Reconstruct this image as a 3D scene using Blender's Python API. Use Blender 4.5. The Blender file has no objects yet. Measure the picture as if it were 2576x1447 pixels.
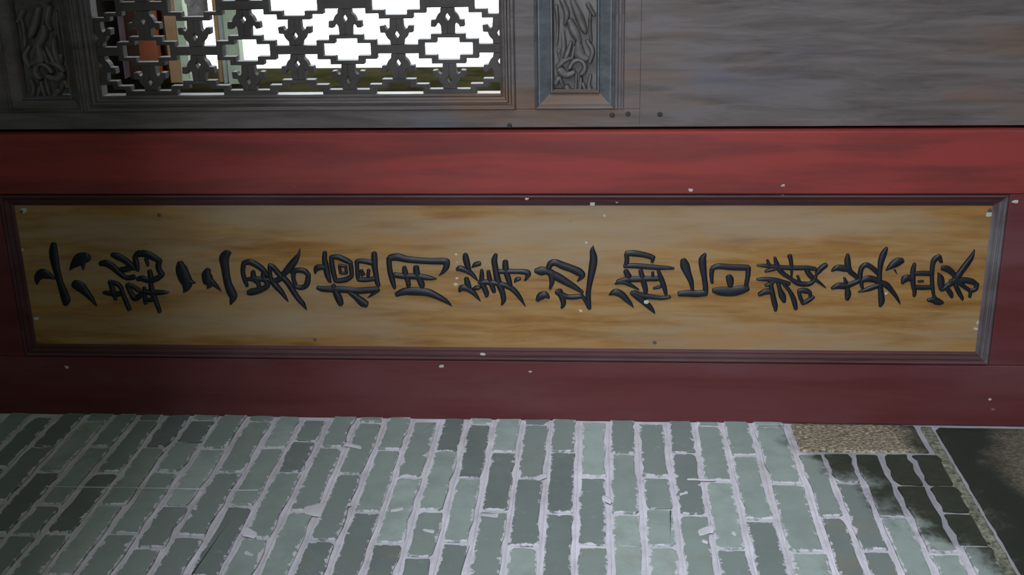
import bpy, bmesh, math, random
from mathutils import Vector, Matrix, noise

# ------------------------------------------------------------------ camera
# The photograph is turned: world up is the picture's left.  The camera was
# recovered from the vanishing points of the plaque and of the brick courses.
F, CU, CV = 3004.0, 1288.0, 723.5
CAM = Vector((0.0, -2.596, 1.50))
def _ray(x, y): return Vector((x - CU, y - CV, F))
_dY = _ray(1504, -350).normalized()
_m = _ray(1455, 9172); _m = (_m - _m.dot(_dY) * _dY).normalized()
_dX = -_m
_dZ = _dX.cross(_dY)
def ray(x, y):
    r = _ray(x, y)
    return Vector((r.dot(_dX), r.dot(_dY), r.dot(_dZ)))
def on_y(x, y, Y=0.0):                 # pixel -> point on the plane Y
    r = ray(x, y); return CAM + r * ((Y - CAM.y) / r.y)
def on_x(x, y, X):                     # pixel -> point on the plane X
    r = ray(x, y); return CAM + r * ((X - CAM.x) / r.x)
def pix(p):                            # point -> pixel
    d = Vector(p) - CAM
    c = _dX * d.x + _dY * d.y + _dZ * d.z
    return CU + F * c.x / c.z, CV + F * c.y / c.z

scn = bpy.context.scene
col = scn.collection
cd = bpy.data.cameras.new('camera'); cam = bpy.data.objects.new('camera', cd); col.objects.link(cam)
cd.sensor_fit = 'HORIZONTAL'; cd.sensor_width = 36.0; cd.lens = 36.0 * F / 2576.0
cd.clip_start = 0.05; cd.clip_end = 300
right = Vector((_dX.x, _dY.x, _dZ.x)); down = Vector((_dX.y, _dY.y, _dZ.y)); fwd = Vector((_dX.z, _dY.z, _dZ.z))
M3 = Matrix((right, -down, -fwd)).transposed()
cam.matrix_world = Matrix.Translation(CAM) @ M3.to_4x4()
scn.camera = cam

# ------------------------------------------------------------------ light
w = bpy.data.worlds.new('overcast_sky'); scn.world = w; w.use_nodes = True
bg = w.node_tree.nodes['Background']
bg.inputs['Color'].default_value = (0.86, 0.93, 1.0, 1)
bg.inputs['Strength'].default_value = 1.0
vs = scn.view_settings
vs.view_transform = 'Standard'; vs.look = 'None'; vs.gamma = 1.0; vs.use_curve_mapping = False
vs.exposure = 3.9

random.seed(7)
R = random.Random(11)

# ------------------------------------------------------------------ helpers
def tag(o, label=None, cat=None, group=None, kind=None):
    if label: o['label'] = label
    if cat: o['category'] = cat
    if group: o['group'] = group
    if kind: o['kind'] = kind
    return o
def link(name, verts, faces, mat, parent=None, smooth=False, bevel=0.0, loc=None):
    me = bpy.data.meshes.new(name)
    me.from_pydata([tuple(v) for v in verts], [], faces); me.update()
    bm = bmesh.new(); bm.from_mesh(me)
    bmesh.ops.recalc_face_normals(bm, faces=bm.faces); bm.to_mesh(me); bm.free()
    if mat: me.materials.append(mat)
    if smooth:
        for p in me.polygons: p.use_smooth = True
    o = bpy.data.objects.new(name, me); col.objects.link(o)
    if parent: o.parent = parent
    if loc: o.location = loc
    if bevel:
        b = o.modifiers.new('soft_edge', 'BEVEL'); b.width = bevel; b.segments = 2; b.limit_method = 'ANGLE'
    return o
def box_geo(x0, x1, y0, y1, z0, z1):
    v = [(x, y, z) for x in (x0, x1) for y in (y0, y1) for z in (z0, z1)]
    f = [(0, 1, 3, 2), (4, 6, 7, 5), (0, 4, 5, 1), (2, 3, 7, 6), (0, 2, 6, 4), (1, 5, 7, 3)]
    return v, f
def box(name, x0, x1, y0, y1, z0, z1, mat, parent=None, bevel=0.002):
    cx, cy, cz = (x0 + x1) / 2, (y0 + y1) / 2, (z0 + z1) / 2
    v, f = box_geo(x0 - cx, x1 - cx, y0 - cy, y1 - cy, z0 - cz, z1 - cz)
    return link(name, v, f, mat, parent, bevel=bevel, loc=(cx, cy, cz))
def empty(name, loc, label=None, cat=None, group=None, kind=None):
    o = bpy.data.objects.new(name, None); col.objects.link(o); o.location = (0, 0, 0)
    o.empty_display_size = 0.05
    return tag(o, label, cat, group, kind)
def moulding(x0, x1, z0, z1, prof, mat, parent, mats=None):
    """four mitred strips round a rectangle; prof = [(inset, y), ...]"""
    sides = [((x0, z0), (x1, z0), (1, 1), (-1, 1)), ((x1, z0), (x1, z1), (-1, 1), (-1, -1)),
             ((x1, z1), (x0, z1), (-1, -1), (1, -1)), ((x0, z1), (x0, z0), (1, -1), (1, 1))]
    for k, (a, b, da, db) in enumerate(sides):
        vs_, fs = [], []
        n = len(prof)
        for (p, d) in ((a, da), (b, db)):
            for (t, y) in prof: vs_.append((p[0] + d[0] * t, y, p[1] + d[1] * t))
        for i in range(n - 1): fs.append((i, i + 1, n + i + 1, n + i))
        fs.append(tuple(range(n))); fs.append(tuple(range(n, 2 * n)))
        fs.append((0, n - 1, 2 * n - 1, n))
        link('moulding', vs_, fs, (mats or [mat] * 4)[k], parent)

# ------------------------------------------------------------------ materials
class N:
    def __init__(s, name):
        s.m = bpy.data.materials.new(name); s.m.use_nodes = True
        s.t = s.m.node_tree; s.b = s.t.nodes['Principled BSDF']
        s.pos = s.t.nodes.new('ShaderNodeNewGeometry').outputs['Position']
    def add(s, typ, **kw):
        n = s.t.nodes.new(typ)
        for k, v in kw.items(): setattr(n, k, v)
        return n
    def put(s, sock, v):
        if hasattr(v, 'is_linked') or hasattr(v, 'links'): s.t.links.new(v, sock)
        else: sock.default_value = v
    def noise(s, scale=(1, 1, 1), sc=1.0, detail=6, rough=0.6, dist=0.0, vec=None):
        mp = s.add('ShaderNodeMapping'); s.put(mp.inputs['Vector'], vec or s.pos); mp.inputs['Scale'].default_value = scale
        n = s.add('ShaderNodeTexNoise'); s.put(n.inputs['Vector'], mp.outputs[0])
        n.inputs['Scale'].default_value = sc; n.inputs['Detail'].default_value = detail
        n.inputs['Roughness'].default_value = rough; n.inputs['Distortion'].default_value = dist
        return n.outputs['Fac']
    def ramp(s, fac, stops):
        r = s.add('ShaderNodeValToRGB'); s.put(r.inputs['Fac'], fac)
        e = r.color_ramp.elements
        while len(e) < len(stops): e.new(0.5)
        for el, (p, c) in zip(e, stops):
            el.position = p; el.color = (*c, 1) if len(c) == 3 else c
        return r.outputs['Color']
    def mix(s, fac, a, b, blend='MIX'):
        n = s.add('ShaderNodeMix', data_type='RGBA', blend_type=blend)
        s.put(n.inputs[0], fac)
        for sock, v in ((n.inputs[6], a), (n.inputs[7], b)):
            s.put(sock, (*v, 1) if isinstance(v, tuple) and len(v) == 3 else v)
        return n.outputs[2]
    def math(s, op, a, b=0.0, c=None, clamp=False):
        n = s.add('ShaderNodeMath', operation=op, use_clamp=clamp)
        s.put(n.inputs[0], a); s.put(n.inputs[1], b)
        if c is not None: s.put(n.inputs[2], c)
        return n.outputs[0]
    def sep(s):
        n = s.add('ShaderNodeSeparateXYZ'); s.put(n.inputs[0], s.pos); return n.outputs
    def rng(s, v, a, b, lo=0.0, hi=1.0):
        n = s.add('ShaderNodeMapRange', interpolation_type='SMOOTHSTEP'); s.put(n.inputs[0], v)
        for i, x in zip((1, 2, 3, 4), (a, b, lo, hi)): n.inputs[i].default_value = x
        return n.outputs[0]
    def bump(s, h, strength=0.3, dist=0.002):
        n = s.add('ShaderNodeBump'); s.put(n.inputs['Height'], h)
        n.inputs['Strength'].default_value = strength; n.inputs['Distance'].default_value = dist
        s.t.links.new(n.outputs[0], s.b.inputs['Normal'])
    def out(s, c, rough=0.6, spec=0.4):
        s.put(s.b.inputs['Base Color'], (*c, 1) if isinstance(c, tuple) else c)
        s.put(s.b.inputs['Roughness'], rough); s.b.inputs['Specular IOR Level'].default_value = spec
        return s.m
GRAIN = (28, 28, 3.2)

def mat_plaque():
    n = N('plaque_wood')
    g = n.noise(GRAIN, 1.6, 8, 0.62, 0.3)
    big = n.noise((7, 7, 1.1), 1.0, 4, 0.6)
    c = n.ramp(g, [(0.28, (0.165, 0.074, 0.017)), (0.45, (0.235, 0.122, 0.036)), (0.62, (0.285, 0.170, 0.070)), (0.8, (0.235, 0.17, 0.105))])
    c = n.mix(n.rng(big, 0.45, 0.68, 0, 0.62), c, (0.27, 0.215, 0.155))
    c = n.mix(n.rng(n.noise((9, 9, 2.4), 1.3, 5, 0.6), 0.52, 0.72, 0, 0.55), c, (0.30, 0.15, 0.04))
    fine = n.noise((160, 160, 60), 1.0, 3, 0.7)
    c = n.mix(n.rng(fine, 0.66, 0.76, 0, 0.5), c, (0.08, 0.05, 0.02))
    n.bump(g, 0.12, 0.002)
    return n.out(c, n.rng(big, 0.3, 0.7, 0.45, 0.62), 0.22)
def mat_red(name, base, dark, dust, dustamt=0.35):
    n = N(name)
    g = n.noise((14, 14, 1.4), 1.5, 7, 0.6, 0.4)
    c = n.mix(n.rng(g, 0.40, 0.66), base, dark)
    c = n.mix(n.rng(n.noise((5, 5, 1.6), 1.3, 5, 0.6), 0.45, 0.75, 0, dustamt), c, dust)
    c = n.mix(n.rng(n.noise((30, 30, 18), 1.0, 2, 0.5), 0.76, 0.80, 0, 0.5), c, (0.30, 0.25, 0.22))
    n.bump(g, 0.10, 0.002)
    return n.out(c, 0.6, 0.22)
def mat_door():
    n = N('weathered_door_wood')
    g = n.noise(GRAIN, 1.3, 8, 0.65, 0.5)
    big = n.noise((6, 6, 1.5), 1.2, 5, 0.6)
    c = n.ramp(g, [(0.25, (0.042, 0.035, 0.032)), (0.45, (0.082, 0.070, 0.067)), (0.6, (0.112, 0.096, 0.094)), (0.8, (0.105, 0.098, 0.115))])
    c = n.mix(n.rng(big, 0.49, 0.70, 0, 0.6), c, (0.135, 0.070, 0.036))
    c = n.mix(n.rng(n.noise((8, 8, 2.5), 1.0, 4, 0.6, vec=None), 0.56, 0.76, 0, 0.5), c, (0.085, 0.095, 0.135))
    n.bump(g, 0.25, 0.002)
    return n.out(c, 0.6, 0.22)
def mat_slate():
    n = N('blue_grey_worn_wood')
    g = n.noise(GRAIN, 1.5, 7, 0.6, 0.3)
    c = n.ramp(g, [(0.3, (0.042, 0.046, 0.051)), (0.6, (0.086, 0.092, 0.10)), (0.8, (0.12, 0.12, 0.122))])
    n.bump(g, 0.15, 0.002)
    return n.out(c, 0.5, 0.4)
def mat_carve():
    n = N('carved_wood')
    g = n.noise((20, 20, 20), 1.5, 6, 0.6)
    c = n.ramp(g, [(0.3, (0.05, 0.043, 0.04)), (0.6, (0.10, 0.09, 0.088)), (0.8, (0.13, 0.115, 0.10))])
    return n.out(c, 0.55, 0.4)
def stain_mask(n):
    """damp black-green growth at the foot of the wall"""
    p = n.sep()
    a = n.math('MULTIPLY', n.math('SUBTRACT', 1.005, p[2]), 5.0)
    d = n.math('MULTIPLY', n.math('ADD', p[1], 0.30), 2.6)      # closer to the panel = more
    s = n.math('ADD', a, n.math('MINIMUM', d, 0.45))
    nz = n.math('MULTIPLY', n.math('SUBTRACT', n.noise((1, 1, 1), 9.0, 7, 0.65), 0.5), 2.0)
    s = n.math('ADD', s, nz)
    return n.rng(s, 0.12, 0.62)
def mat_brick():
    n = N('grey_brick')
    oi = n.add('ShaderNodeObjectInfo')
    c = n.ramp(oi.outputs['Random'], [(0.0, (0.125, 0.145, 0.140)), (0.25, (0.185, 0.218, 0.205)), (0.6, (0.245, 0.292, 0.270)), (1.0, (0.325, 0.385, 0.36))])
    big = n.noise((1, 1, 1), 14.0, 5, 0.6)
    c = n.mix(n.rng(big, 0.35, 0.7, 0, 0.5), c, (0.18, 0.212, 0.198))
    c = n.mix(n.rng(n.noise((1, 1, 1), 45.0, 6, 0.7), 0.56, 0.78, 0, 0.5), c, (0.30, 0.345, 0.335))
    c = n.mix(n.rng(n.noise((1, 1, 1), 6.0, 4, 0.6), 0.58, 0.72, 0, 0.35), c, (0.20, 0.18, 0.12))
    tc = n.add('ShaderNodeTexCoord'); sp = n.add('ShaderNodeSeparateXYZ'); n.put(sp.inputs[0], tc.outputs['Generated'])
    ez = n.math('MULTIPLY', n.math('MINIMUM', sp.outputs[2], n.math('SUBTRACT', 1.0, sp.outputs[2])), 0.05)
    ey = n.math('MULTIPLY', n.math('MINIMUM', sp.outputs[1], n.math('SUBTRACT', 1.0, sp.outputs[1])), 0.25)
    e = n.math('MINIMUM', ez, ey)
    sm = n.math('SUBTRACT', n.math('MULTIPLY', n.math('SUBTRACT', n.noise((1, 1, 1), 38.0, 7, 0.72), 0.41), 0.042), e)
    c = n.mix(n.rng(sm, 0.0, 0.0016, 0, 0.92), c, (0.56, 0.55, 0.59))
    sp2 = n.noise((1, 1, 1), 24.0, 7, 0.75)
    c = n.mix(n.rng(sp2, 0.70, 0.74, 0, 0.7), c, (0.50, 0.51, 0.53))
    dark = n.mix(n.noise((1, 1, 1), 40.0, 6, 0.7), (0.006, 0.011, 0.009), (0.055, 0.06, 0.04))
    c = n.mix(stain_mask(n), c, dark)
    n.bump(n.noise((1, 1, 1), 90.0, 6, 0.7), 0.35, 0.002)
    return n.out(c, 0.8, 0.25)
def mat_mortar():
    n = N('lime_mortar')
    c = n.ramp(n.noise((1, 1, 1), 12.0, 6, 0.65), [(0.3, (0.42, 0.41, 0.43)), (0.5, (0.55, 0.535, 0.58)), (0.7, (0.66, 0.64, 0.70))])
    c = n.mix(n.rng(n.noise((1, 1, 1), 5.0, 3, 0.6), 0.5, 0.7, 0, 0.35), c, (0.40, 0.36, 0.33))
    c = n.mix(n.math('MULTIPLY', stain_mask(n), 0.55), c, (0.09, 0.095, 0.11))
    n.bump(n.noise((1, 1, 1), 130.0, 5, 0.7), 0.6, 0.002)
    return n.out(c, 0.9, 0.15)
def mat_granite(name='granite', dark=True):
    n = N(name)
    sp = n.noise((1, 1.6, 0.8), 130.0, 5, 0.75)
    c = n.ramp(sp, [(0.36, (0.04, 0.033, 0.022)), (0.5, (0.18, 0.148, 0.10)), (0.62, (0.46, 0.42, 0.34))])
    if dark:
        p = n.sep()
        a = n.math('MULTIPLY', n.math('SUBTRACT', 0.86, p[2]), 6.0)
        nz = n.math('MULTIPLY', n.math('SUBTRACT', n.noise((1, 1, 1), 5.0, 5, 0.6), 0.5), 2.6)
        up = n.rng(n.math('ADD', a, nz), 0.1, 0.8)
        lo = n.rng(n.math('ADD', n.math('MULTIPLY', n.math('SUBTRACT', 0.63, p[2]), 7.0), nz), 0.0, 0.9)
        mk = n.math('MULTIPLY', up, n.math('SUBTRACT', 1.0, n.math('MULTIPLY', lo, 0.75)))
        c = n.mix(mk, c, n.mix(sp, (0.008, 0.012, 0.009), (0.03, 0.035, 0.025)))
        c = n.mix(n.math('MULTIPLY', lo, 0.6), c, (0.07, 0.058, 0.045))
    n.bump(n.noise((1, 1, 1), 150.0, 5, 0.7), 0.7, 0.003)
    return n.out(c, 0.8, 0.3)
def mat_plain(name, c, rough=0.7, spec=0.3, var=0.25, sc=8.0):
    n = N(name)
    k = tuple(x * (1 - var) for x in c)
    cc = n.mix(n.rng(n.noise((1, 1, 1), sc, 6, 0.65), 0.3, 0.7), k, c)
    n.bump(n.noise((1, 1, 1), sc * 8, 4, 0.6), 0.2, 0.002)
    return n.out(cc, rough, spec)
def mat_lacquer():
    n = N('black_lacquer')
    c = n.mix(n.noise((1, 1, 1), 30.0, 5, 0.6), (0.005, 0.0065, 0.009), (0.013, 0.015, 0.021))
    n.bump(n.noise((1, 1, 1), 60.0, 3, 0.5), 0.08, 0.002)
    return n.out(c, 0.40, 0.30)
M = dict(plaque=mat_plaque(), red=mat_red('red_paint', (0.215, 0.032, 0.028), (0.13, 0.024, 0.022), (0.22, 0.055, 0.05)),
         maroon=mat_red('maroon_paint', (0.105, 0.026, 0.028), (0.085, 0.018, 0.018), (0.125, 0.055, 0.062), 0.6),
         mould=mat_red('dark_moulding_paint', (0.072, 0.027, 0.030), (0.050, 0.018, 0.019), (0.10, 0.06, 0.065), 0.5),
         mouldgrey=mat_red('worn_grey_moulding', (0.10, 0.085, 0.095), (0.07, 0.055, 0.06), (0.16, 0.15, 0.165), 0.6),
         door=mat_door(), slate=mat_slate(), carve=mat_carve(), lattice=mat_plain('dark_lattice_wood', (0.062, 0.055, 0.052), 0.65, 0.2, 0.35, 12.0), brick=mat_brick(), mortar=mat_mortar(),
         granite=mat_granite(), pebble=mat_plain('rough_old_mortar', (0.26, 0.27, 0.20), 0.95, 0.1, 0.75, 90.0),
         lacquer=mat_lacquer(), iron=mat_plain('verdigris_iron', (0.06, 0.075, 0.065), 0.6, 0.4), rust=mat_plain('dark_iron', (0.022, 0.022, 0.022), 0.6, 0.3),
         chip=mat_plain('pale_filler', (0.42, 0.42, 0.38), 0.8, 0.2),
         blue=mat_plain('faded_blue_paint', (0.075, 0.10, 0.15), 0.7, 0.3),
         floor=mat_plain('grey_paving', (0.07, 0.066, 0.06), 0.8, 0.2, 0.4, 3.0), pave=mat_plain('courtyard_paving', (0.16, 0.155, 0.145), 0.8, 0.2, 0.2, 3.0), ceil=mat_plain('dark_timber', (0.04, 0.034, 0.03)),
         olive=mat_plain('mossy_plaster', (0.020, 0.018, 0.008), 1.0, 0.0, 0.6, 6.0),
         white=mat_plain('white_plaster', (0.78, 0.76, 0.80), 0.85, 0.1, 0.08),
         orange=mat_plain('orange_painted_beam', (0.34, 0.095, 0.034), 0.6, 0.3, 0.4, 3.0),
         tan=mat_plain('tan_beam', (0.46, 0.29, 0.14), 0.6, 0.3, 0.3),
         pgreen=mat_plain('pale_green_board', (0.55, 0.70, 0.50), 0.6, 0.3, 0.25),
         ggrey=mat_plain('grey_green_board', (0.42, 0.50, 0.47), 0.6, 0.3, 0.2),
         stone=mat_plain('grey_carved_stone', (0.36, 0.35, 0.34), 0.7, 0.2, 0.5, 30.0),
         brown=mat_plain('dark_brown_beam', (0.05, 0.02, 0.008), 0.6, 0.3), pink=mat_plain('faded_pink_board', (0.22, 0.17, 0.19), 0.7, 0.2), leaf=mat_plain('dark_green_ground', (0.05, 0.07, 0.03), 0.6, 0.3, 0.5, 30.0))

# ------------------------------------------------------------------ main planes
XB = -1.262                 # face of the brick side wall
CEIL = 3.12
PARAPET, LINTEL = 1.60, 2.38
PARA2, LINT2 = 1.3, 2.3   # added parapets and lintels, heights set to dim the panel's top and foot
YD = 0.022                  # face of the lattice door

# ------------------------------------------------------------------ brick wall
lines = [69, 138, 207, 276, 340, 409, 476, 548, 619, 692, 758, 829, 899, 970, 1039, 1108, 1178, 1245, 1315, 1386,
         1456, 1530, 1600, 1674, 1743, 1813, 1887, 1974]
ZL = [on_x(x, 1057, XB).z for x in lines]
ZL += [on_x(x, 1147, XB).z for x in (2072, 2143, 2214, 2291, 2372)]
while ZL[0] + 0.068 < CEIL: ZL.insert(0, ZL[0] + 0.068)
nup = len(ZL) - 33
J = {  # joints (picture rows) read off per course, keyed by the course's upper line
 138: [1124, 1262], 207: [1058, 1188, 1345], 276: [1124, 1271, 1346], 340: [1056, 1188, 1341], 409: [1125, 1272],
 476: [1056, 1114, 1186, 1344], 548: [1128, 1273, 1378], 619: [1058, 1188, 1350], 692: [1126, 1272], 758: [1056, 1110, 1187, 1354],
 829: [1125, 1286], 899: [1062, 1193, 1361], 970: [1131, 1288], 1039: [1059, 1200, 1367], 1108: [1135, 1286, 1402], 1178: [1066, 1203, 1367],
 1245: [1137, 1286], 1315: [1067, 1204, 1376], 1386: [1137, 1291], 1456: [1062, 1200, 1373], 1530: [1141, 1294], 1600: [1066, 1200, 1281, 1376],
 1674: [1139, 1295], 1743: [1070, 1210, 1382], 1813: [1147, 1309], 1887: [1073, 1218, 1389], 1974: [1141, 1301], 2072: [1141, 1216, 1386],
 2143: [1141, 1303], 2214: [1141, 1221, 1392], 2291: [1141, 1221, 1290, 1372]}
keys = lines + [2072, 2143, 2214, 2291, 2372]
def y_at_row(zc, row):                 # depth along the wall at which a course crosses a picture row
    a, b = 0.0, -1.6
    for _ in range(40):
        m = (a + b) / 2
        if pix((XB, m, zc))[1] < row: a = m
        else: b = m
    return (a + b) / 2
YEND = -1.42
wl = box('wall_left', XB - 0.30, XB - 0.0045, -4.2, 0.11, 0.0, CEIL + 0.1, M['mortar'], bevel=0)
wl['kind'] = 'structure'; tag(wl, 'grey brick side wall with pale ragged mortar joints on a granite base')
wl_inv = wl.matrix_world.inverted() if False else None
WLOC = Vector(wl.location)
def brick(y0, y1, z0, z1):             # y0 nearer the panel (larger), a slightly ragged brick
    cy, cz = (y0 + y1) / 2, (z0 + z1) / 2
    hy, hz = abs(y0 - y1) / 2, (z1 - z0) / 2
    pts = []
    cs = [R.choice((0.001, 0.002, 0.003, 0.005, 0.010)) for _ in range(4)]
    cs = [min(c, hy * .3) for c in cs]
    base = [(-hy + cs[0], -hz)] + [(-hy + 2 * hy * t, -hz) for t in (.18, .34, .5, .66, .84)] + [(hy - cs[1], -hz), (hy, -hz + cs[1]), (hy, 0.1 * hz), (hy, hz - cs[2]), (hy - cs[2], hz)]
    base += [(hy - 2 * hy * t, hz) for t in (.16, .32, .5, .68, .82)] + [(-hy + cs[3], hz), (-hy, hz - cs[3]), (-hy, -0.1 * hz), (-hy, -hz + cs[0])]
    for (a, b) in base:
        m_ = abs(abs(b) - hz) < 1e-6
        pts.append((a + R.uniform(-.002, .002), b + (R.uniform(-.0042, .0034) if m_ else R.uniform(-.001, .001)) * (1 if b > 0 else -1)))
    pr = R.uniform(-0.0005, 0.0022)
    vs_ = [(-0.02, a, b) for a, b in pts] + [(pr - 0.0012, a, b) for a, b in pts] + [(pr, a * (1 - .003 / hy), b * (1 - .003 / hz)) for a, b in pts]
    n = len(pts)
    fs = []
    for k in (0, 1):
        for i in range(n):
            j = (i + 1) % n
            fs.append((k * n + i, k * n + j, (k + 1) * n + j, (k + 1) * n + i))
    fs.append(tuple(range(2 * n, 3 * n)))
    o = link('brick', vs_, fs, M['brick'], wl)
    o.location = Vector((XB, cy, cz)) - WLOC
    return o
for i in range(len(ZL) - 1):
    zt, zb = ZL[i], ZL[i + 1]
    k = i - nup
    zc = (zt + zb) / 2
    start = 0.0
    js = []
    key = keys[k] if 0 <= k < len(keys) else None
    if key in J:
        js = [y_at_row(zc, r) for r in J[key]]
        if key >= 1974: start = js[0]; js = js[1:]
    else:
        js = [-0.02 if i % 2 else -0.15]
    last = js[-1] if js else start
    if not js: js = []
    while last > YEND + 0.33:
        last -= 0.268 + R.uniform(-.012, .012); js.append(last)
    js.append(YEND)
    a = start
    hb = 0.0068 + R.uniform(-.001, .0015)
    for y in js:
        hj = 0.0055
        if a - y > 0.020:
            brick(a - (0 if a == 0 else hj), y + hj, zb + hb, zt - hb)
        a = y
# scored ridges that run along the bed joints
for z in ZL[:-1]:
    if z > CEIL: continue
    y1 = 0.0 if z > ZL[nup + 27] + .01 or True else -0.14
    y1 = 0.0 if z > 0.99 else -0.15
    nn = 26; vs_, fs = [], []
    for q in range(nn + 1):
        y = y1 + (YEND - y1) * q / nn
        dz = R.uniform(-.0012, .0012)
        for dx, dd in ((-.0048, -.0022), (-.0032, -.0008), (-.0032, .0008), (-.0048, .0022)): vs_.append((dx, y, dz + dd))
    for q in range(nn):
        for e in range(3): fs.append((4 * q + e, 4 * q + e + 1, 4 * q + e + 5, 4 * q + e + 4))
    o = link('pointing_ridge', vs_, fs, M['mortar'], wl)
    o.location = Vector((XB, 0, z)) - WLOC

def slab(name, y0, y1, z0, z1, mat, proud, ny, nz, amp, parent, freq=9.0):
    """a rough-dressed block on the wall face"""
    vs_, fs = [], []
    for a in range(ny + 1):
        for b in range(nz + 1):
            y = y0 + (y1 - y0) * a / ny; z = z0 + (z1 - z0) * b / nz
            ed = a in (0, ny) or b in (0, nz)
            x = XB + (-0.012 if ed else proud + amp * noise.noise((y * freq * 4, z * freq * 4, 3.1)))
            j = 0 if not ed else 0.004 * noise.noise((y * 37, z * 37, 9.0))
            vs_.append((x, y + j, z + j))
    for a in range(ny):
        for b in range(nz):
            q = a * (nz + 1) + b
            fs.append((q, q + 1, q + nz + 2, q + nz + 1))
    o = link(name, [Vector(v) - WLOC for v in vs_], fs, mat, parent, smooth=True)
    return o
zg1 = on_x(1976, 1066, XB).z; zg0 = on_x(2318, 1083, XB).z
yg = on_x(2100, 1139, XB).y
tag(slab('granite_block', -0.001, yg + .004, zg0 + .004, zg1 - .006, M['granite'], 0.001, 16, 28, 0.003, wl), 'speckled tan granite corner block')
zm = on_x(2331, 1083, XB).z; zm1 = on_x(2375, 1147, XB).z
tag(slab('mortar_bed', -0.001, YEND, zm - 0.016, zm + 0.012, M['pebble'], 0.002, 90, 8, 0.006, wl), 'thick crumbly pale mortar bed')
tag(slab('base_stone', -0.001, YEND, 0.0, zm - 0.014, M['granite'], 0.003, 60, 40, 0.003, wl, 3.0), 'dark damp granite base stone')

# ------------------------------------------------------------------ brush strokes
def catmull(P, n=5):
    out = []
    Q = [P[0]] + list(P) + [P[-1]]
    for i in range(1, len(Q) - 2):
        p0, p1, p2, p3 = Q[i - 1], Q[i], Q[i + 1], Q[i + 2]
        for s in range(n):
            t = s / n
            out.append(tuple(0.5 * ((2 * p1[k]) + (-p0[k] + p2[k]) * t + (2 * p0[k] - 5 * p1[k] + 4 * p2[k] - p3[k]) * t * t
                                    + (-p0[k] + 3 * p1[k] - 3 * p2[k] + p3[k]) * t ** 3) for k in range(3)))
    out.append(tuple(P[-1]))
    return out
PROF = ((-1.0, -0.25), (-0.93, 0.45), (-0.62, 0.86), (0.0, 1.0), (0.62, 0.86), (0.93, 0.45), (1.0, -0.25))
def stroke(P, vs_, fs, n=5):
    """P=[(x,y,halfwidth)] -> domed ribbon with round ends; verts (x,y,h)"""
    S = catmull(P, n)
    def cap(a, b, rev):
        dx, dy = a[0] - b[0], a[1] - b[1]; L = math.hypot(dx, dy) or 1
        wd = max(a[2], 1); r = []
        for t in (0.35, 0.62, 0.82, 0.95):
            r.append((a[0] + dx / L * wd * t * .75, a[1] + dy / L * wd * t * .75, wd * math.sqrt(1 - t * t)))
        return r[::-1] if rev else r
    S = cap(S[0], S[1], True) + S + cap(S[-1], S[-2], False)
    m = len(S); base = len(vs_); k = len(PROF)
    for i, (x, y, wd) in enumerate(S):
        a = S[max(i - 1, 0)]; b = S[min(i + 1, m - 1)]
        dx, dy = b[0] - a[0], b[1] - a[1]; L = math.hypot(dx, dy) or 1
        nx, ny = -dy / L, dx / L; wd = max(wd, 0.8)
        hs = min(1.0, 0.35 + wd / 45.0)
        for (o, h) in PROF: vs_.append((x + nx * wd * o, y + ny * wd * o, h * hs if h > 0 else h))
    for i in range(m - 1):
        for j in range(k - 1):
            fs.append((base + i * k + j, base + i * k + j + 1, base + (i + 1) * k + j + 1, base + (i + 1) * k + j))
    fs.append(tuple(base + j for j in range(k))); fs.append(tuple(base + (m - 1) * k + j for j in range(k)))
def S(txt):
    out = []
    for ln in txt.strip().splitlines():
        ln = ln.strip()
        if ln: out.append([tuple(float(v) for v in p.split(',')) for p in ln.split()])
    return out
def relief(name, strokes, ox, oy, sc, Y, h, mat, parent, n=5):
    vs_, fs = [], []
    for P in strokes: stroke(P, vs_, fs, n)
    W = []
    for (x, y, hh) in vs_:
        p = on_y(ox + x / sc, oy + y / sc, Y); W.append((p.x, Y - hh * h, p.z))
    return link(name, W, fs, mat, parent, smooth=True)

def wall_smear(strokes, h=0.0012):
    for P in strokes:
        vs_, fs = [], []
        stroke([(p[0] + R.uniform(-1, 1), p[1], p[2]) for p in P], vs_, fs, 4)
        W = []
        for (x, y, hh) in vs_:
            q = on_x(x + 1.5 * noise.noise((x * .2, y * .2, 0)), y + 2 * noise.noise((x * .2, y * .2, 5)), XB)
            W.append(Vector((XB + .001 + (hh if hh > 0 else 3 * hh) * h, q.y, q.z)) - WLOC)
        link('mortar_smear', W, fs, M['mortar'], wl, smooth=True)
wall_smear(S('''772,1284,10 815,1283,18 850,1272,9 882,1270,3
815,1286,14 850,1293,8 868,1291,4
1762,1340,8 1790,1331,10
1768,1362,4 1778,1365,4
1846,1341,6 1850,1346,4
618,1338,12 640,1346,9
1210,1296,3 1250,1298,5
985,1286,4 1012,1281,3
1066,1334,3 1090,1338,4
1800,1208,2 1730,1207,2
1712,1245,2 1728,1240,3
1372,1197,6 1345,1206,5
1520,1254,7 1535,1262,6
0,1222,.8 200,1226,.8 420,1230,.9 650,1234,.8
1560,1374,1 1600,1377,1
620,1393,7 634,1398,5
868,1118,4 905,1126,4'''))
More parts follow.
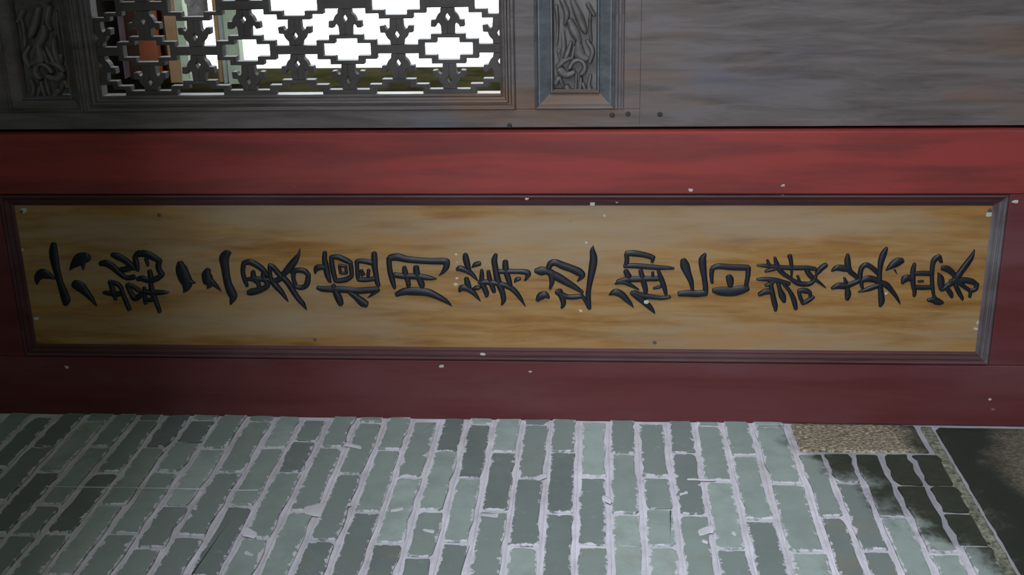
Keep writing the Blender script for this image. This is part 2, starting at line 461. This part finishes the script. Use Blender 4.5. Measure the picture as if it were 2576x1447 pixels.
# ------------------------------------------------------------------ red frame and plaque
YP = 0.013                                 # the plaque lies a little behind the red face
PX0, PX1, PZ0, PZ1 = -1.0815, -0.7290, 0.627, 2.8515
OX0, OX1, OZ0, OZ1 = -1.1115, -0.7035, 0.597, 2.8865
fr = empty('trim_1', (0, 0, 0), 'red painted timber frame around the yellow calligraphy plaque', None, None, 'structure')
XR = -0.5625
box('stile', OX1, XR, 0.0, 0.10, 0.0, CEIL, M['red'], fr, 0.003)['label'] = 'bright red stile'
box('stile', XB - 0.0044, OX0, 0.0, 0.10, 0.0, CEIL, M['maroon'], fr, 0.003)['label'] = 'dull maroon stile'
box('rail', OX0 + .0005, OX1 - .0005, 0.001, 0.10, OZ1, CEIL, M['maroon'], fr, 0.002)
box('rail', OX0 + .0005, OX1 - .0005, 0.001, 0.10, 0.0, OZ0, M['maroon'], fr, 0.002)
ip = OX1 - PX1 + 0.004
prof = [(0, 0.03), (0, 0.007), (0.002, 0.007), (0.0025, -0.002), (0.006, -0.004), (0.0095, -0.001), (0.0105, 0.003), (0.0125, 0.0035),
        (0.0145, 0.001), (0.018, 0.002), (0.0205, 0.006), (0.0215, 0.009), (0.0235, 0.0085), (0.026, 0.011), (ip, YP - .0008), (0.0235, YP - .0006), (0.0235, 0.03)]
moulding(OX0, OX1, OZ0, OZ1, prof, M['mould'], fr, [M['mouldgrey'], M['mould'], M['mould'], M['mould']])

box('light_seal', OX0 - .02, OX1 + .02, 0.075, 0.098, OZ0 - .02, OZ1 + .02, M['maroon'], fr, 0)  # unseen board added to stop light leaking round the plaque
box('gap_light_seal', XR - .01, XR + .035, 0.076, 0.115, 0.0, CEIL, M['ceil'], fr, 0)  # dark strip added behind the door gap to block light from outside
pq = empty('calligraphy_plaque', (0, 0, 0), 'long yellow-brown wooden plaque with a column of raised black characters', 'plaque')
box('board', OX0 + .0245, OX1 - .0245, YP, YP + 0.02, OZ0 + .0245, OZ1 - .0245, M['plaque'], pq, 0)
Z1, Z2, Z3, Z4, Z5, Z6, Z7 = (60, 590, 6.44), (430, 590, 6.578), (780, 590, 6.578), (1130, 590, 6.578), (1510, 590, 6.577), (1880, 590, 6.577), (2080, 590, 6.44)
CH = [
(Z1, '''215,805,12 225,710,60 290,640,85 390,660,62 500,712,18
485,165,52 480,280,75 500,430,72 540,600,60 590,780,55 650,950,70 685,1060,76 680,1110,55
745,575,10 810,490,60 900,410,105 1000,380,92 1030,400,65
960,480,40 962,570,12
830,805,72 920,850,85 1010,940,62 1090,1030,42 1150,1110,22 1185,1160,6'''),
(Z1, '''1245,470,42 1340,468,56 1450,530,56 1560,630,48 1660,700,38 1780,690,46
1430,325,32 1500,350,55 1620,405,54 1730,490,50 1800,560,28
1570,565,42 1650,565,52 1760,525,48
1850,585,25 1830,480,46 1805,370,46 1870,300,50
1830,320,46 1960,310,58 2100,370,55 2200,430,46
2200,420,46 2180,520,48 2210,600,46 2250,650,40
2240,660,40 2150,715,50 2030,745,48 1920,712,50 1845,722,36
1985,400,38 2012,500,24
2040,595,42 2062,690,45
1300,940,28 1400,955,42 1520,965,46 1610,945,40
1400,765,42 1430,860,42 1460,960,42 1490,1050,28
1420,775,36 1510,800,40 1575,860,36 1605,960,36 1655,1080,38 1710,1210,38
1680,820,40 1725,930,40 1800,1030,52 1890,990,44 1960,930,44
1690,815,40 1790,855,38 1870,910,38
1950,865,32 1960,1000,42 1975,1110,32
2060,810,42 2080,930,46 2120,1020,42 2160,1130,38 2200,1245,36
1960,930,45 2100,940,48 2250,940,38 2345,940,12
1985,1060,30 2090,1055,36'''),
(Z2, '''155,480,60 170,560,100 210,680,110 262,800,100 250,890,62 218,945,20
330,785,45 410,803,8'''),
(Z2, '''615,590,50 592,660,86 612,760,92 640,830,62 605,890,15
680,785,50 760,860,32 832,935,10
925,315,70 880,390,85 890,500,75 910,640,68 940,800,68 990,930,78 1030,1020,72 1010,1095,45 985,1150,14
960,300,45 900,370,70'''),
(Z2, '''1262,850,28 1222,750,38 1190,620,40 1200,490,42
1200,480,45 1300,455,50 1420,505,52 1530,590,46 1600,680,30
1540,610,40 1530,700,42 1590,800,46 1595,860,46
1590,860,46 1470,920,52 1340,950,62 1290,960,48
1360,615,38 1372,720,52 1440,800,38 1460,870,38
1250,740,26 1370,735,44 1540,745,44 1640,760,38
1630,510,38 1690,540,46 1760,620,46 1830,690,48 1930,790,50 2020,930,48 2110,1060,44 2190,1150,36 2245,1245,8
2130,235,8 2112,330,30 2050,430,58 1970,540,66 1880,640,55 1790,740,52 1690,770,46 1600,745,36
1640,540,42 1640,640,36 1660,750,44 1740,850,52 1830,950,42 1900,1050,26 1942,1108,7
2000,625,42 2100,590,46 2220,610,46 2275,680,40
2275,660,42 2262,780,50 2230,850,46 2150,880,42 2060,855,36
2030,640,40 2030,740,36 2060,825,36'''),
(Z3, '''245,300,38 240,400,44 260,520,52 285,650,52 320,755,36 340,785,22
85,640,18 110,560,52 200,540,46 260,545,46
350,375,38 362,500,44 390,640,44 420,755,38
365,375,42 470,375,46 600,430,48 680,470,36
668,470,38 682,580,42 692,680,36
690,690,38 600,745,46 480,765,42 412,765,32
485,515,26 503,640,26
490,510,26 590,525,28
590,525,27 605,640,27
515,640,25 600,640,25
770,450,38 780,560,36 790,690,38 805,745,32
780,440,38 880,440,42 1010,465,46
805,745,36 920,750,42 1060,730,40
850,595,32 862,680,26
860,600,22 900,660,18
970,590,32 960,690,30
1060,315,48 1065,420,56 1070,540,52 1090,660,46 1110,780,44 1135,840,34
125,880,32 220,900,50 380,905,56 560,912,56 760,932,55 960,920,55 1115,905,45
1125,915,38 1040,985,26 958,1045,10
385,845,38 430,960,58 480,1070,64 510,1145,48
670,960,46 770,1040,56 870,1125,72 925,1150,58'''),
(Z3, '''1400,885,25 1370,780,46 1330,640,46 1310,500,46 1310,400,50
1325,385,55 1450,375,66 1600,410,56 1800,430,54 2000,440,54 2180,440,58 2265,450,56
2262,450,58 2252,540,52 2190,630,28 2132,680,7
1560,545,38 1575,640,52 1610,740,46 1630,840,42
1755,545,52 1765,640,57 1810,740,52 1850,830,54 1855,865,38
1405,670,46 1550,690,50 1700,692,54 1850,702,52 1990,722,38 2085,732,16
1435,990,42 1560,945,62 1750,940,72 1950,960,66 2100,1020,53 2230,1090,40 2310,1150,20 2345,1185,5'''),
(Z4, '''268,335,42 275,400,56 300,500,52 335,600,36
135,575,34 180,560,50 270,590,46 360,640,40 430,710,28 468,765,8
375,548,10 430,500,42 500,478,42
285,730,40 300,800,52 330,870,42
175,935,28 205,885,52 290,890,55 390,950,46 460,1030,30 517,1102,7
395,900,22 450,882,42 500,882,32
538,590,28 540,680,42 535,790,42 580,880,48 620,980,44 615,1025,25
648,610,32 660,690,42 680,780,42 720,880,44 745,945,34
772,335,34 745,430,52 765,560,52 790,700,56 830,830,56 880,960,50 900,1080,44 870,1160,18
930,450,48 932,540,55 955,660,52 1000,800,46 1012,865,36
830,612,40 980,612,42 1150,612,42 1270,625,50 1312,660,46 1255,760,16
1078,792,10 1120,745,38 1168,730,28
500,790,38 650,790,46 800,810,46 950,850,46 1070,920,46 1160,1030,38 1220,1120,22 1262,1192,5'''),
(Z4, '''1440,600,45 1520,605,78 1620,605,60 1700,640,58
1640,560,46 1680,485,56 1760,465,58 1880,515,66 2020,565,66 2150,625,70 2205,680,48 2125,772,14
1650,625,58 1800,705,70 1950,795,60 2080,870,46 2205,955,26
1690,660,55 1700,780,45 1668,895,22
1462,1085,36 1510,1025,66 1590,1000,60 1650,1045,22
1790,950,52 1850,985,46 1960,1030,42 2080,1032,44 2190,1020,36
1820,940,58 1870,1050,52 1890,1150,44 1862,1208,24
2386,180,5 2372,270,45 2390,400,66 2370,560,66 2340,720,54 2312,880,44 2300,1020,46 2310,1150,42 2320,1220,34
2185,1000,32 2260,1100,36 2310,1195,38'''),
(Z5, '''430,330,38 442,420,42 425,505,38
435,312,42 560,312,54 720,335,48 845,370,46
872,372,42 858,455,26
405,520,38 550,517,46 750,530,46 950,546,42 1110,552,32 1215,560,18
425,610,48 470,700,56
670,605,42 692,690,46 720,800,50 750,920,44 740,975,32
868,625,24 870,700,28
962,605,30 1012,740,46 1060,870,42 1086,980,32
290,780,38 430,745,46 600,740,50 780,732,46 950,730,44
250,815,18 380,785,40 500,835,34 638,912,12
885,890,22 990,862,30
560,965,46 700,1010,50 850,1030,42 1010,1050,36 1150,1032,26
150,1000,12 240,955,56 350,992,60 450,1090,46 510,1150,28 550,1212,6
520,965,36 620,1030,56 720,1110,54 820,1200,44 880,1270,24 906,1308,6'''),
(Z5, '''1380,435,58 1402,520,82 1450,650,62 1500,770,48 1522,900,32
1735,325,28 1692,420,66 1700,560,62 1720,700,50 1740,850,46 1742,940,50
1310,980,46 1450,975,56 1600,980,58 1740,965,56
1852,798,26 1840,680,38 1850,580,42
1860,555,42 1960,525,48 2150,540,52 2350,545,52 2445,545,46
2450,555,46 2442,680,42 2422,800,38 2410,870,38
2130,705,58 2148,760,68 2150,840,48
1880,925,46 2000,940,76 2200,942,82 2350,910,70 2435,890,48'''),
(Z6, '''165,510,18 280,515,32 420,532,40 600,547,40 800,552,40 1000,552,40 1125,572,36
455,385,26 480,470,40 530,580,44 600,650,40 700,720,34 800,790,40
700,355,42 720,430,38 732,530,32 732,650,22 725,760,12
332,425,24 372,530,32
300,610,22 400,580,32 500,560,26
1150,640,36 1220,562,48 1298,502,42
985,600,44 1040,680,46 1110,740,36 1200,800,26 1296,882,10
740,750,36 850,810,46 1000,820,42 1080,780,36 1130,690,32
832,690,26 862,770,26
165,740,22 300,740,38 450,752,42 600,790,40 690,812,36
302,840,26 400,805,38 440,750,26
200,990,36 290,948,50 400,940,46
385,790,38 402,900,42 430,1050,48 460,1180,46 465,1255,25
512,810,36 540,920,42 580,1020,62 610,1105,34
605,825,32 680,910,32 740,1010,42 780,1120,46 800,1225,34
850,930,36 950,930,48 1030,960,40 1040,1030,30
852,945,32 880,1050,36 920,1140,34
922,1138,32 1020,1082,40 1095,1032,28'''),
(Z7, '''340,325,28 335,420,54 345,520,52 380,600,46 450,660,42 500,700,36
80,590,18 160,542,46 280,548,56 350,560,46
80,870,22 180,832,52 300,832,54 420,792,42 520,742,42
285,705,22 310,780,36
335,875,38 342,960,56 330,1040,38
540,745,46 540,620,42 570,532,42 640,490,42 720,530,42 790,590,42 830,640,32
565,742,40 680,715,55 800,742,50 860,790,46
560,785,36 572,860,30
510,932,12 640,892,36 760,852,42 860,812,40
970,218,24 925,300,52 880,420,52 860,560,42 850,700,44 865,850,44 880,980,52 885,1080,54 862,1155,28
880,782,46 970,822,54 1050,910,42 1120,1000,32 1170,1090,18 1188,1132,5
960,580,10 1050,502,56 1150,442,70 1218,422,46
1100,575,18 1136,642,5'''),
(Z7, '''1420,475,28 1400,560,42 1390,680,46 1400,820,42 1420,930,36 1410,995,24
1222,788,24 1252,732,56 1310,702,56 1380,740,38
1430,632,36 1540,627,42 1680,632,42
1420,850,36 1540,860,40 1690,852,36
1480,760,20 1560,752,18
1820,345,32 1760,392,46 1720,450,42 1705,580,38 1702,720,36 1710,850,36 1730,980,26
1822,360,42 1850,440,32
1640,1060,28 1730,1062,52 1810,1090,58 1868,1100,32
1740,1005,36 1765,1100,46
1802,625,14 1840,700,56 1850,800,60 1860,885,46
1872,545,42 1960,562,56 2050,640,46 2100,720,50 2160,760,44
2390,250,10 2350,350,38 2270,470,52 2180,590,52 2110,690,56 2030,780,46 1950,830,40 1870,890,36
2010,760,46 2100,762,66 2230,742,52 2350,762,50 2430,810,36
2430,800,38 2410,880,36 2330,912,36
2150,785,44 2230,850,36 2320,920,34 2312,1010,24
1930,852,36 2000,950,46 2020,1010,28
2085,825,36 2130,920,42 2190,1030,30 2200,1062,12'''),
]
for (o_, sc_), txt in [((z[:2]), t) if False else ((z[:2], z[2]), t) for z, t in CH]:
    relief('character', S(txt), o_[0], o_[1], sc_, YP - 0.0002, 0.0045, M['lacquer'], pq)
def disc(name, px, py, r, Y, h, mat, parent, n=10, jit=0.0, sx=1.0):
    c = on_y(px, py, Y)
    vs_ = []
    for rr, hh in ((1.0, 0.0), (0.75, 0.8), (0.3, 1.0)):
        for i in range(n):
            a = 2 * math.pi * i / n
            q = r * rr * (1 + R.uniform(-jit, jit))
            vs_.append((c.x + q * math.cos(a), Y - h * hh, c.z + q * sx * math.sin(a)))
    fs = []
    for k in (0, 1):
        for i in range(n): fs.append((k * n + i, k * n + (i + 1) % n, (k + 1) * n + (i + 1) % n, (k + 1) * n + i))
    fs.append(tuple(range(2 * n, 3 * n)))
    return link(name, vs_, fs, mat, parent)
for (x, y) in ((54, 532), (400, 541), (792, 855), (1647, 862), (2490, 530)):
    disc('nail_head', x, y, 0.0048, YP - .0002, 0.0015, M['iron'], pq)
for (x, y, r) in ((58, 530, .007), (56, 628, .004), (1520, 543, .003), (1148, 641, .003), (1150, 700, .003), (1147, 716, .004), (1461, 782, .0035), (1625, 760, .005),
                  (1150, 661, .002), (1474, 611, .003), (2488, 540, .006), (2461, 812, .004), (2455, 828, .004), (92, 802, .005), (2229, 738, .003), (160, 872, .004)):
    disc('paint_chip', x, y, r, YP - (.006 if x in (1625,) else .0003), 0.0006, M['chip'], pq, 8, 0.35, 1.2)
for (x, y, Y, r) in ((1325, 500, -.002, .003), (1490, 513, .004, .004), (1552, 508, .004, .003), (1738, 478, -.0005, .004), (1970, 467, -.0005, .003), (1969, 494, .001, .003),
                     (2555, 508, -.0005, .005), (640, 495, -.001, .002), (1215, 891, .0, .004), (1110, 921, -.0005, .004), (168, 924, -.0005, .004), (1334, 935, -.0005, .0025), (2490, 1005, -.0005, .003)):
    disc('paint_chip', x, y, r, Y, 0.0006, M['chip'], fr, 8, 0.35, 1.5)

# ------------------------------------------------------------------ lattice door
dr = empty('door_1', (0, 0, 0), 'weathered wooden door leaf with open fret lattice, carved panels and plain lower board', None, None, 'structure')
YL = YD + 0.016                                      # face of the lattice bars
Zx = lambda x, y=150: on_y(x, y, YD).z
row = [on_y(1000, v, YL).x for v in (9, 122, 236)]
dXr = (row[0] - row[2]) / 2
LX0 = row[2]                                         # edge of the opening runs through a row of cells
NR = 4
LX1 = LX0 + NR * dXr
zc_ = [on_y(u, 30, YL).z for u in (231, 1255)]
Pz = (zc_[0] - zc_[1]) / 4
LZ0, LZ1 = zc_[1], zc_[0]
DXL, DXR_ = XR + 0.007, LX1 + (LX0 - XR) - 0.004
def leafz(x): return Zx(x, 150)
cz1, cz0 = leafz(1392), leafz(1500)                  # lower carved panel
uz1, uz0 = leafz(40), leafz(156)                     # upper carved panel
sk1 = leafz(1612)                                    # lower board
bt = 0.05
ml, mc = 0.034, 0.041                                # widths of the two mouldings
sx0, sx1 = LX0 - ml, LX1 + ml                        # inner edges of the stiles
box('stile', DXL, sx0, YD, YD + bt, sk1, CEIL - .002, M['door'], dr, 0.0006)
box('stile', sx1, DXR_, YD, YD + bt, sk1, CEIL - .002, M['door'], dr, 0.0006)
def rail(z0, z1, y=.0): box('rail', sx0, sx1, YD + y, YD + bt, z0, z1, M['door'], dr, 0.0015)
rail(LZ1 + ml, uz0 - mc * .8); rail(uz1 + mc * .8, CEIL - .002); rail(cz1 + mc, LZ0 - ml, .002); rail(sk1, cz0 - mc)
box('skirt_board', DXL, DXR_, YD + .0004, YD + bt, 0.10, sk1 - .0001, M['door'], dr, 0.0004)
B = YD + .045
pr_l = [(0, B), (0, YD - .003), (.003, YD - .007), (.007, YD - .007), (.010, YD - .002), (.011, YD + .004), (.015, YD + .004), (.017, YD - .003), (.021, YD - .002), (.023, YD + .006),
        (.028, YD + .009), (.030, YD + .006), (ml, YD + .012), (ml, B)]
moulding(sx0, sx1, LZ0 - ml, LZ1 + ml, pr_l, M['door'], dr)
pr_c = [(0, B), (0, YD - .002), (.003, YD - .005), (.006, YD - .002), (.008, YD + .003), (.011, YD + .003), (.033, YD + .016), (.035, YD + .010), (.038, YD + .010), (mc, YD + .020), (mc, B)]
moulding(sx0, sx1, cz0 - mc, cz1 + mc, pr_c, M['slate'], dr, [M['slate'], M['door'], M['slate'], M['door']])
moulding(sx0, sx1, uz0 - mc * .8, uz1 + mc * .8, [(t * .8, y) for t, y in pr_c], M['door'], dr)
for xa, xb_ in ((1547, 1557), (1562, 1571)):
    z1_, z0_ = leafz(xa), leafz(xb_)
    zz = (z0_ + z1_) / 2; hh = (z1_ - z0_) / 2
    vs_, fs = [], []
    for x in (sx0 + .002, sx1 - .002):
        for t in range(7):
            a = math.pi * t / 6; vs_.append((x, YD + .001 - .006 * math.sin(a), zz + hh * math.cos(a)))
    for t in range(6): fs.append((t, t + 1, t + 8, t + 7))
    fs += [tuple(range(7)), tuple(range(7, 14)), (0, 6, 13, 7)]
    link('bead', vs_, fs, M['mouldgrey'], dr)
YC = YD + .034
for (za, zb) in ((cz0, cz1), (uz0, uz1)):
    p = box('carved_panel', LX0 + .002, LX1 - .002, YC, YC + .012, za - .006, zb + .006, M['carve'], dr, 0)
    if za == cz0:
        cpan = p
    else: upan = p
CV_ = S('''880,0,30 930,130,34 910,250,20
990,10,28 1060,170,50 1110,300,40 1135,345,14
965,215,38 1010,330,55 1060,425,32
890,330,22 900,480,30 868,640,22
975,440,22 930,570,30 900,640,20
1050,430,38 1065,560,65 1135,605,34
1010,480,20 985,600,22
835,690,28 900,625,34 965,600,22
960,700,26 1000,635,26 1080,620,28 1122,700,32 1080,765,28
865,725,48 930,775,44 1005,745,34
820,860,32 850,800,28 890,885,22
1030,760,18 1025,880,20 1008,995,14
1080,800,18 1072,900,22 1050,1000,18
1180,780,18 1160,880,24 1190,960,34 1222,1000,22
1180,120,14 1170,260,20 1185,420,18
820,60,22 835,250,20 825,450,14
930,900,40 965,965,34
1140,420,20 1200,520,28 1170,640,22
845,520,24 860,600,20
1150,40,26 1215,150,24
1100,860,20 1130,960,26''')
# the tracing covers the part in the picture; the rest of the panel goes on as its mirror image
def carving(strokes, ox, oy, sc, z0, z1, src0, src1, parent, flip):
    vs_, fs = [], []
    for P in strokes: stroke(P, vs_, fs, 4)
    W0 = []
    for (x, y, hh) in vs_:
        p = on_y(ox + x / sc, oy + y / sc, YC)
        z = z0 + (p.z - src0) / (src1 - src0) * (z1 - z0)
        if flip: z = z0 + z1 - z
        W0.append((p.x, YC - hh * .019, z))
    xm = max(v[0] for v in W0)
    for k in (0, 1):
        W = [(v[0] if not k else 2 * xm - v[0] + .004, v[1], v[2]) for v in W0]
        mx = (max(v[0] for v in W) + min(v[0] for v in W)) / 2
        link('carving', [Vector(v) - parent.location for v in W], fs, M['carve'], parent, smooth=True)
s1, s0 = on_y(1392, 100, YC).z, on_y(1500, 100, YC).z
carving(CV_, 1200, 0, 4.134, cz0, cz1, s0, s1, cpan, False)
carving(CV_, 1200, 0, 4.134, uz0, uz1, s0, s1, upan, True)

# lattice pieces: stepped cells, crossbars and stems with a lozenge eye and hooks
ua, ub = Pz / 865.0, dXr / 390.0
def prism(name, loops_front, mat, parent, loc, y0=0.0, y1=0.024, ring=None):
    vs_, fs = [], []
    if ring:
        o, i = ring; n = len(o)
        for Y in (y0, y1):
            for (a, b) in o: vs_.append((-b * ub, Y, -a * ua))
            for (a, b) in i: vs_.append((-b * ub, Y, -a * ua))
        for k in range(n):
            j = (k + 1) % n
            fs.append((k, j, n + j, n + k)); fs.append((2 * n + k, 2 * n + j, 3 * n + j, 3 * n + k))
            fs.append((k, j, 2 * n + j, 2 * n + k)); fs.append((n + k, n + j, 3 * n + j, 3 * n + k))
    for L in loops_front:
        b0 = len(vs_); n = len(L)
        for Y in (y0, y1):
            for (a, b) in L: vs_.append((-b * ub, Y, -a * ua))
        fs.append(tuple(b0 + k for k in range(n))); fs.append(tuple(b0 + n + k for k in range(n)))
        for k in range(n):
            j = (k + 1) % n
            fs.append((b0 + k, b0 + j, b0 + n + j, b0 + n + k))
    return link(name, vs_, fs, mat, parent, bevel=0.0012, loc=loc)
def stepped(w1, h1, w2, h2):
    return [(w1, -h1), (w1, h1), (w2, h1), (w2, h2), (-w2, h2), (-w2, h1), (-w1, h1), (-w1, -h1), (-w2, -h1), (-w2, -h2), (w2, -h2), (w2, -h1)]
half = [(56, 40), (58, 74), (80, 96), (92, 118), (98, 140), (138, 142), (142, 200), (102, 204), (92, 182), (74, 168), (58, 190), (54, 262), (0, 262), (0, 160), (24, 122), (0, 84), (0, 40)]
meshes = {}
def put(kind, a_, x, z):
    if kind not in meshes:
        if kind == 'lattice_cell': o = prism(kind, [], M['lattice'], dr, (x, YL, z), ring=(stepped(255, 83, 145, 128), stepped(205, 53, 95, 95)))
        elif kind == 'lattice_crossbar': o = prism(kind, [[(-182, -38), (182, -38), (182, 38), (-182, 38)]], M['lattice'], dr, (x, YL, z))
        else:
            s = a_
            o = prism(kind, [[(p, s * q) for p, q in half], [(-p, s * q) for p, q in half]], M['lattice'], dr, (x, YL, z))
        meshes[(kind, a_)] = o; meshes.setdefault(kind, None)
        if kind != 'lattice_stem': meshes[kind] = o
        else: del meshes[kind]
    else:
        o0 = meshes[kind]; o = o0.copy(); col.objects.link(o); o.parent = dr; o.location = (x, YL, z)
    return o
for j in range(NR + 1):
    x = LX0 + j * dXr
    off = 0 if j % 2 == 0 else 0.5
    for i in range(5):
        z = LZ0 + (i + off) * Pz
        if z > LZ1 + 0.01: continue
        put('lattice_cell', 0, x, z)
        zb_ = z + Pz / 2
        if zb_ <= LZ1 + .01: put('lattice_crossbar', 0, x, zb_)
        if off and i == 0: put('lattice_crossbar', 0, x, z - Pz / 2)
        for s in (1, -1):                             # stems leave the crossbars towards the next rows' cells
            for zz in ([zb_] if zb_ <= LZ1 + .01 else []) + ([z - Pz / 2] if (off and i == 0) else []):
                xx = x - s * 390 * ub
                if LX0 - .01 <= xx <= LX1 + .01: put('lattice_stem', s, x, zz)
# a rest of blue paint on the lower board and nail holes
relief('paint_mark', S('2290,190,18 2400,185,22 2395,240,20 2330,320,24 2290,390,18'), 1600, 0, 2.64, YD + .0036, 0.0004, M['blue'], dr)
for (x, y) in ((1282, 316), (1540, 290), (1580, 287), (1660, 288)):
    disc('nail_head', x, y, 0.006, YD, 0.001, M['rust'], dr)

# ------------------------------------------------------------------ rest of the setting
DW = DXR_
YR, XRW = -4.2, 2.4
def struct(name, label, *a): tag(box(name, *a, None, 0), label, None, None, 'structure')
struct('wall_back', 'plain maroon boarding beyond the lattice door', DW + .004, XRW, 0.0, 0.10, 0.0, CEIL + .1, M['maroon'])
struct('floor', 'worn granite paving', XB - .3, XRW + .2, YR - .25, 0.10, -0.12, 0.0, M['floor'])
struct('trim_2', 'red timber threshold under the lattice door', DXL, DXR_, 0.0, 0.10, 0.0, 0.098, M['red'])
struct('ceiling', 'dark timber ceiling', XB - .3, XRW + .2, YR - .25, 0.10, CEIL, CEIL + .12, M['ceil'])
struct('added_wall_right', 'added unseen dark parapet along the open side, dimming the foot of the panel', XRW, XRW + .2, YR, 0.10, 0.0, PARA2, M['ceil'])  # added out of view to shade the lower part of the panel
struct('added_lintel_side', 'added unseen dark lintel over the open side, keeping light off the top', XRW, XRW + .2, YR, 0.10, LINT2, CEIL, M['ceil'])  # added out of view so the side light fades towards the top
struct('added_wall_right_2', 'dark timber corner post', XRW, XRW + .2, -0.55, 0.10, PARA2, LINT2, M['ceil'])
struct('added_wall_front', 'added unseen parapet under the open front, dimming the foot of the panel', XB - .3, XRW + .2, YR - .25, YR, 0.0, PARAPET, M['ceil'])  # added out of view, its height shades the panel's lower end
struct('added_lintel_front', 'added unseen dark lintel over the open front, keeping light off the top', XB - .3, XRW + .2, YR - .25, YR, LINTEL, CEIL, M['ceil'])  # added out of view so high sky misses the panel's top
lv, lf = [], []
for q in ((-30, XB - .3, -60, 0.11), (XRW + .2, 30, -60, 0.11), (XB - .3, XRW + .2, -60, YR - .25)):
    v_, f_ = box_geo(*q, -0.15, -0.13); lf += [tuple(len(lv) + a for a in t) for t in f_]; lv += v_
tag(link('light_cut_ground', lv, lf, M['leaf']), 'added unseen dark ground round the openings, cutting light from below', 'light_cut_ground')  # unseen ground, made dark and widened to keep light off the top

# outside, seen through the lattice
yo = empty('porch_beam', (0, 0, 0), 'orange, tan and pale green painted eave boards seen through the lattice', 'beam')
YB = 2.0
zt = lambda x: CAM.z + (YB - CAM.y) * (1504 - x) / 3004.0
for nm, m_, xa, xb_, y0 in (('board', 'pink', 225, 277, 0.16), ('beam', 'brown', 279, 318, 0.10), ('beam', 'orange', 316, 362, 0.08), ('board', 'brown', 278, 440, 0.18),
                            ('beam', 'tan', 405, 438, 0.02), ('board', 'pgreen', 440, 462, 0.0), ('board', 'tan', 533, 546, 0.02),
                            ('board', 'ggrey', 549, 562, 0.0), ('board', 'pgreen', 566, 602, -0.02)):
    box(nm, -2.2, 2.4, YB + y0, YB + y0 + .06, zt(xb_), zt(xa) - .002, M[m_], yo, 0.004)
cb = empty('carved_bracket', (0, 0, 0), 'grey carved bracket hanging under the outer eave', 'bracket')
bx = on_y(490, 10, YB - .06)
box('block', bx.x - .05, bx.x + .16, YB - .06, YB - .002, bx.z - .035, bx.z + .035, M['stone'], cb, 0.012)
for k in range(6):
    a = k * math.pi / 3
    vs_, fs = [], []
    stroke([(math.cos(t) * (20 - 2.3 * q), math.sin(t) * (20 - 2.3 * q), 4.5) for q, t in enumerate([a + .8 * i for i in range(7)])], vs_, fs, 3)
    link('scroll', [(bx.x - .02 + .032 * k + v[0] * .0011, YB - .06 - v[2] * .008, bx.z + ((k % 2) - .5) * .03 + v[1] * .0011) for v in vs_], fs, M['stone'], cb, smooth=True)
rf = box('porch_roof', -2.2, 2.4, 0.10, YB + .5, 3.42, 3.52, M['ceil'], None, 0.01); tag(rf, 'dark timber roof over the porch behind the lattice', 'roof')
YW = 2.35
e0 = on_y(700, 172, YW)
sw = box('porch_wall', e0.x - .25, e0.x, 0.11, YW, 0.0, 3.41, M['olive'], None, 0.01); tag(sw, 'dark olive mossy side wall beyond the lattice door', 'wall')
e1 = on_y(700, 156, YW + .15)
pl = box('porch_pilaster', e0.x - .25, e1.x, YW + .002, YW + .3, 0.0, 3.41, M['white'], None, 0.01); tag(pl, 'white plastered pilaster at the end of the mossy porch wall', 'pilaster')
shade_wall = box('porch_wall', 1.75, 2.0, 0.11, YW, 0.0, 3.41, M['olive'], None, 0.01); tag(shade_wall, 'added unseen dark olive porch wall that cuts sky light on the lattice', 'wall')  # added unseen wall, blocks side sky that overlit the lattice bars
gr = box('courtyard_ground', -30, 30, 0.12, 60, -0.15, -0.02, M['pave'], None, 0); tag(gr, 'paved courtyard ground outside the lattice', 'ground')
